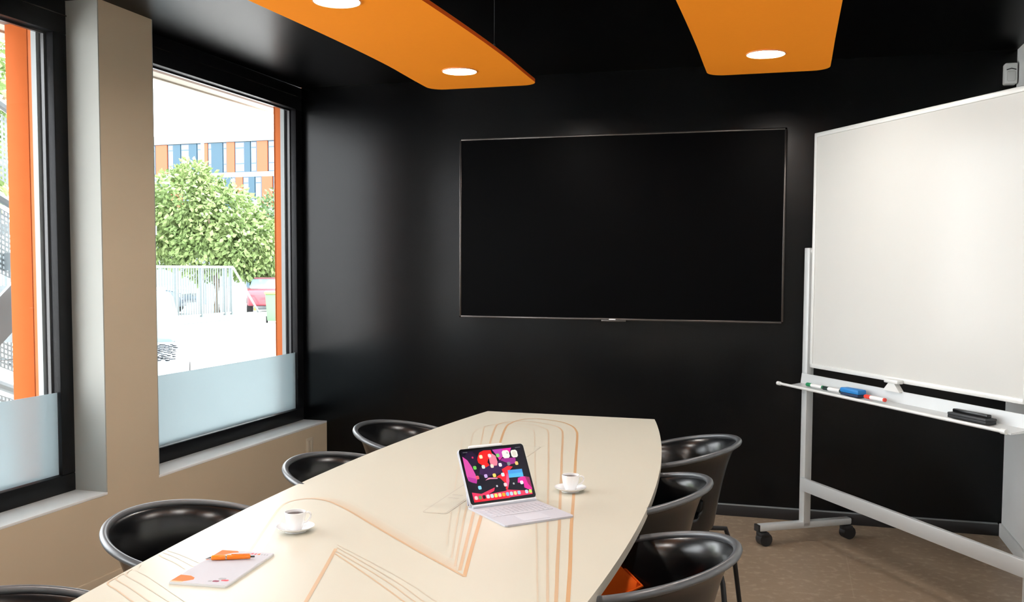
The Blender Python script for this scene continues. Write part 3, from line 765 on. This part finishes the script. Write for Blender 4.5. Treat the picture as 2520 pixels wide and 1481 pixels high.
er2 = tag(empty('board_eraser', on_tray(1.215, -.078, .820), ang), 'long black board eraser at the right end of the tray', 'eraser')
box('felt', -.10, .10, -.025, .025, 0, .012, 'rubber', er2, .002); box('body', -.10, .10, -.027, .027, .012, .022, 'dark_grey', er2, .003)
box('grip', -.09, .09, -.012, .012, .022, .036, 'black_plastic', er2, .004)

# ================================================================== ON THE TABLE
# tablet on keyboard cover
ta = .80
tbx = tag(empty('tablet_computer', (2.0143, -3.0893, .75), ta), 'tablet propped on a white keyboard cover, showing a pink and red home screen', 'tablet')
Wt, Dk = .205, .213; sy = -.022; th = 1.05; Hs = .160
prism('keyboard_cover', round_poly(0, Wt, -Dk, 0, .008), .0004, .0055, 'keyboard', tbx, .001)
kb = tbx.children[0]
kw = (Wt-.022)/13
for r in range(5):
    for k in range(13):
        if r == 4 and 3 <= k <= 8: continue
        box('key', .011+k*kw+.0008, .011+(k+1)*kw-.0008, -.052-r*.0155-.0138, -.052-r*.0155, .0055, .0065, 'key', kb)
box('key', .011+3*kw, .011+9*kw-.0008, -.052-4*.0155-.0138, -.052-4*.0155, .0055, .0065, 'key', kb)
prism('trackpad', round_poly(Wt/2-.04, Wt/2+.04, -.198, -.142, .004), .0055, .0060, 'key', kb)
tube('hinge', [(.004, sy, .008), (Wt-.004, sy, .008)], .0065, 'tablet_silver', tbx, 12)
R_ = Matrix.Translation((0, sy, .013)) @ Matrix.Rotation(th, 4, 'X')
def local_poly(name, poly, z0, z1, m, parent, bev=0):
    o = prism(name, poly, z0, z1, m, parent, bev); o.data.transform(R_); return o
slate = local_poly('slate', round_poly(0, Wt, 0, Hs, .009), -.006, 0, 'tablet_silver', tbx, .001)
disp = local_poly('display', round_poly(.001, Wt-.001, .001, Hs-.001, .0085), 0, .0006, 'bezel_black', tbx)
cov = local_poly('back_cover', round_poly(-.0005, Wt+.0005, -.004, Hs+.0005, .009), -.010, -.006, 'keyboard', tbx, .001)
pyd('stand_flap', [tuple(R_ @ Vector((x, y, -.0085))) for x, y in ((.004, .06), (Wt-.004, .06))]+[(Wt-.004, .005, .006), (.004, .005, .006)]+[tuple(R_ @ Vector((x, y, -.012))) for x, y in ((.004, .06), (Wt-.004, .06))]+[(Wt-.004, .009, .006), (.004, .009, .006)],
    [(0, 1, 2, 3), (7, 6, 5, 4), (0, 4, 5, 1), (1, 5, 6, 2), (2, 6, 7, 3), (3, 7, 4, 0)], 'keyboard', tbx)
pe = tube('stylus', [tuple(R_ @ Vector((x, Hs+.0042, -.003))) for x in (.035, .04, .135, .140)], [.0025, .004, .004, .0030], 'white_gloss', tbx, 12)
EM = {}
def emat(c, s=.6):
    k = tuple(round(x, 3) for x in c)
    if k not in EM: EM[k] = mat('screen_colour_%d' % len(EM), tuple(x*.15 for x in c), .15, emit=0); b = EM[k].node_tree.nodes['Principled BSDF']; b.inputs['Emission Color'].default_value = (*c, 1); b.inputs['Emission Strength'].default_value = s
    return EM[k]
lay = [0]
def scr(name, uvs, c):
    lay[0] += 1; z = .0007+lay[0]*.000008
    V = [tuple(R_ @ Vector((u*Wt, v*Hs, z))) for u, v in uvs]
    me = bpy.data.meshes.new(name); me.from_pydata(V, [], [tuple(range(len(V)))]); me.update()
    return link(name, me, disp, emat(c))
scr('wallpaper', [(.03, .96), (.97, .96), (.97, .04), (.03, .04)], (.006, .004, .012))
SH = [
 ([(.232, .532), (.253, .633), (.59, .728), (.702, .613), (.604, .588), (.55, .502), (.312, .465)], (.035, .008, .06)),
 ([(.12, .93), (.20, .94), (.26, .83), (.22, .70), (.15, .66), (.06, .86)], (.018, .008, .03)),
 ([(.038, .864), (.099, .79), (.138, .679), (.169, .531), (.176, .439), (.155, .366), (.099, .39), (.046, .426), (.035, .517), (.035, .67)], (.62, .07, .34)),
 ([(.05, .50), (.165, .45), (.155, .366), (.099, .39), (.046, .426)], (.42, .03, .28)),
 ([(.502, .934), (.802, .937), (.756, .843), (.625, .778), (.579, .729), (.546, .831)], (.75, .02, .32)),
 ([(.502, .934), (.66, .937), (.66, .80), (.60, .77), (.546, .831)], (.45, .05, .36)),
 ([(.622, .764), (.828, .748), (.817, .65), (.731, .636), (.59, .728)], (.30, .02, .22)),
 ([(.263, .831), (.3, .906), (.371, .937), (.479, .93), (.487, .867), (.41, .769), (.388, .718), (.409, .661), (.348, .631), (.294, .68), (.251, .726), (.247, .78)], (.86, .015, .015)),
 ([(.427, .793), (.487, .867), (.532, .819), (.541, .708), (.52, .643), (.471, .644), (.43, .657), (.423, .726)], (.85, .20, .28)),
 ([(.576, .565), (.679, .617), (.755, .59), (.665, .508), (.652, .401), (.65, .347), (.592, .197), (.565, .203), (.584, .306), (.518, .413), (.468, .436), (.495, .458), (.582, .496)], (.82, .015, .03)),
 ([(.64, .50), (.652, .401), (.65, .347), (.60, .22), (.60, .36)], (.80, .10, .25)),
 ([(.786, .376), (.864, .404), (.966, .371), (.965, .174), (.951, .122), (.849, .198), (.858, .279), (.767, .297)], (.70, .02, .28)),
 ([(.90, .395), (.966, .371), (.965, .174), (.92, .26)], (.28, .02, .10)),
 ([(.293, .403), (.35, .445), (.477, .427), (.484, .406), (.366, .418)], (.75, .25, .40)),
 ([(.055, .222), (.188, .18), (.407, .262), (.383, .202), (.288, .158), (.554, .179), (.592, .197), (.951, .122), (.949, .067), (.059, .047)], (.78, .03, .10)),
 ([(.059, .10), (.55, .10), (.60, .05), (.059, .047)], (.82, .01, .03)),
]
for uvs, c in SH: scr('wallpaper_shape', uvs, c)
def rr(cx, cy, hu, hv): return [(cx+a*hu, cy+b*hv) for a, b in ((-1, -.6), (-.6, -1), (.6, -1), (1, -.6), (1, .6), (.6, 1), (-.6, 1), (-1, .6))]
scr('widget', [(.661, .537), (.884, .534), (.88, .394), (.652, .401)], (.06, .30, .68)); scr('widget_part', [(.661, .47), (.882, .47), (.88, .394), (.652, .401)], (.08, .42, .70))
scr('widget', rr(.695, .828, .055, .072), (.82, .76, .70)); scr('widget', rr(.826, .823, .05, .068), (.80, .74, .66))
scr('widget_part', rr(.826, .823, .030, .042), (.62, .60, .50)); scr('widget_part', rr(.72, .85, .012, .018), (.45, .42, .40))
for (u, v), c in zip([(.31, .827), (.443, .832), (.568, .821), (.182, .645), (.311, .644), (.443, .642), (.57, .648), (.703, .652), (.825, .646), (.315, .478), (.444, .474), (.573, .47), (.187, .469), (.186, .289), (.574, .288), (.828, .292), (.703, .289), (.184, .829), (.444, .281)],
        [(.85, .78, .45), (.85, .62, .66), (.20, .60, .15), (.14, .50, .08), (.55, .70, .62), (.85, .66, .52), (.88, .72, .78), (.20, .20, .22), (.90, .52, .15), (.52, .34, .66), (.95, .60, .12), (.55, .72, .92), (.75, .08, .12), (.22, .58, .85), (.9, .55, .58), (.80, .75, .85), (.35, .35, .36), (.55, .03, .10), (.45, .45, .5)]):
    sm = c == (.35, .35, .36) or c == (.45, .45, .5) or c == (.55, .03, .10)
    ic = scr('app_icon', rr(u, v, .013 if sm else .024, .017 if sm else .032), c)
dk = [(.9, .55, .52), (.12, .26, .10), (.01, .01, .01), (.55, .75, .85), (.45, .72, .74), (.92, .78, .12), (.75, .60, .35), (.95, .38, .02), (.20, .48, .85), (.40, .62, .85), (.78, .62, .25), (.28, .58, .85), (.85, .05, .10), (.45, .62, .80), (.45, .68, .10)]
for i, c in enumerate(dk): scr('dock_icon', rr(.099+(.926-.099)*i/14, .12, .023, .032), c)
for u, wd in ((.09, .035), (.90, .04)): scr('status_text', [(u-wd, .936), (u+wd, .936), (u+wd, .924), (u-wd, .924)], (.10, .10, .11))

def cup(loc, rz, label, label2, k=1.0):
    s = tag(empty('saucer', loc), label2, 'saucer', 'white saucers')
    lathe('dish', [(0, .002), (.022, .002), (.024, 0), (.027, 0), (.028, .003), (.040, .008), (.046, .0125), (.0465, .0138), (.045, .0138), (.038, .0098), (.026, .006), (.024, .005), (0, .005)], 'white_gloss', s, 48)
    c = tag(empty('coffee_cup', (loc[0], loc[1], loc[2]+.0052), rz), label, 'cup', 'white coffee cups')
    lathe('bowl', [(0, 0), (.015, 0), (.0165, .002), (.0185, .008), (.0225, .020), (.0248, .032), (.0258, .043), (.0250, .0436), (.0240, .043), (.0230, .032), (.0205, .020), (.0165, .009), (.012, .004), (0, .0035)], 'white_gloss', c, 48)
    lathe('coffee', [(0, .0372), (.0233, .0372), (.0233, .0360), (0, .0360)], 'coffee', c, 40)
    tube('handle', catmull([(.0235, 0, .037), (.033, 0, .0385), (.039, 0, .032), (.036, 0, .022), (.0285, 0, .0155), (.0205, 0, .0135)], 6), .0024, 'white_gloss', c, 10, False, 1.0)
    return c
cup((2.2354, -2.808, .7505), math.radians(25), 'white cup of black coffee beside the tablet', 'white saucer under the cup beside the tablet')
cup((1.6817, -3.4217, .7505), math.radians(45), 'white cup of black coffee standing alone left of the tablet', 'white saucer under the cup near the notepad')

# notepad
na_ = 1.6649
npd = tag(empty('notepad', (1.756, -3.8373, .7502), na_), 'white notepad with orange printed corners and a small logo', 'notepad')
NW, ND = .226, .128
prism('pages', round_poly(0, NW, 0, ND, .003), 0, .0045, 'white_edge', npd, .0006)
pg = prism('cover_sheet', round_poly(.001, NW-.001, .001, ND-.001, .003), .0045, .0050, 'paper', npd)
def ink(name, poly, m, z=.00504): 
    V = [(x, y, z) for x, y in poly]; me = bpy.data.meshes.new(name); me.from_pydata(V, [], [tuple(range(len(V)))]); me.update()
    if me.polygons[0].normal.z < 0: me.flip_normals()
    return link(name, me, pg, m)
ink('printed_corner', [(NW-.002, ND-.002), (NW-.002, ND-.040), (NW-.012, ND-.048), (NW-.018, ND-.036), (NW-.026, ND-.030), (NW-.040, ND-.018), (NW-.070, ND-.014), (NW-.078, ND-.002)], 'orange_print')
ink('printed_corner', [(.006, ND-.002), (.004, ND-.022), (.012, ND-.034), (.022, ND-.044), (.034, ND-.040), (.044, ND-.026), (.046, ND-.002)], 'orange_print')
ink('printed_corner', [(.0015, ND-.002), (.0015, ND-.028), (.008, ND-.030), (.008, ND-.002)], 'orange_pale', .00508)
for i, (x, w_, m) in enumerate(((.050, .008, 'red_print'), (.041, .006, 'red_print'), (.033, .007, 'orange_print'), (.024, .004, 'grey_print'), (.018, .005, 'grey_print'), (.011, .004, 'grey_print'))):
    ink('logo_mark', [(NW-.020, x), (NW-.020, x-w_), (NW-.012+(.004 if i < 3 else 0), x-w_*.6), (NW-.014, x)], m)
ink('logo_mark', rr(.022, .034, .005, .007), 'maroon_print'); ink('logo_mark', rr(.020, .046, .004, .004), 'grey_print', .00506)
ink('logo_mark', rr(.030, .018, .005, .008), 'red_print'); ink('logo_mark', rr(.038, .028, .006, .008), 'grey_print', .00506)
# pen
p0 = Vector((1.619, -3.706, 0)); p1 = Vector((1.716, -3.664, 0)); L_ = (p1-p0).length
pn = tag(empty('ballpoint_pen', (p0.x, p0.y, .7553), math.atan2(p1.y-p0.y, p1.x-p0.x)), 'orange ballpoint pen lying across the notepad', 'pen')
zc = .0058
tube('barrel', [(.013, 0, zc), (.015, 0, zc), (.045, 0, zc), (L_-.012, 0, zc), (L_-.009, 0, zc)], [.004, .0054, .0056, .0048, .0038], 'pen_orange', pn, 16)
tube('tip', [(0, 0, zc-.002), (.006, 0, zc-.001), (.013, 0, zc)], [.0006, .0020, .0036], 'chrome', pn, 12)
tube('ring', [(.044, 0, zc), (.0465, 0, zc)], .0059, 'chrome', pn, 16)
tube('push_button', [(L_-.009, 0, zc), (L_, 0, zc)], .0020, 'dark_grey', pn, 10)
bm = bmesh.new(); bbox(bm, L_-.050, L_-.010, -.0013, .0013, zc+.0055, zc+.0070, .0005); bmo('clip', bm, 'pen_orange', pn, True)

# ================================================================== WALL FITTINGS
so = tag(empty('wall_socket', (0, -.239, .295)), 'cream double wall socket plate on the beige wall', 'socket')
prism_ = box('plate', 0, .008, -.042, .042, -.052, .052, 'socket', so, .003)
for y in (-.019, .019): box('rocker', .008, .012, y-.016, y+.016, -.036, .036, 'socket', so, .002)
md_ = tag(empty('motion_detector', (3.893, -.03, 2.40)), 'small white motion detector in the corner above the whiteboard', 'detector')
box('housing', -.03, .03, -.03, .028, -.053, .053, 'white_paint', md_, .008)
box('lens', -.018, .020, -.0335, -.026, -.040, .012, 'alu_white', md_, .006)
tube('brow', [(-.022, -.031, .018), (0, -.034, .024), (.022, -.031, .018)], .0025, 'dark_grey', md_, 8)
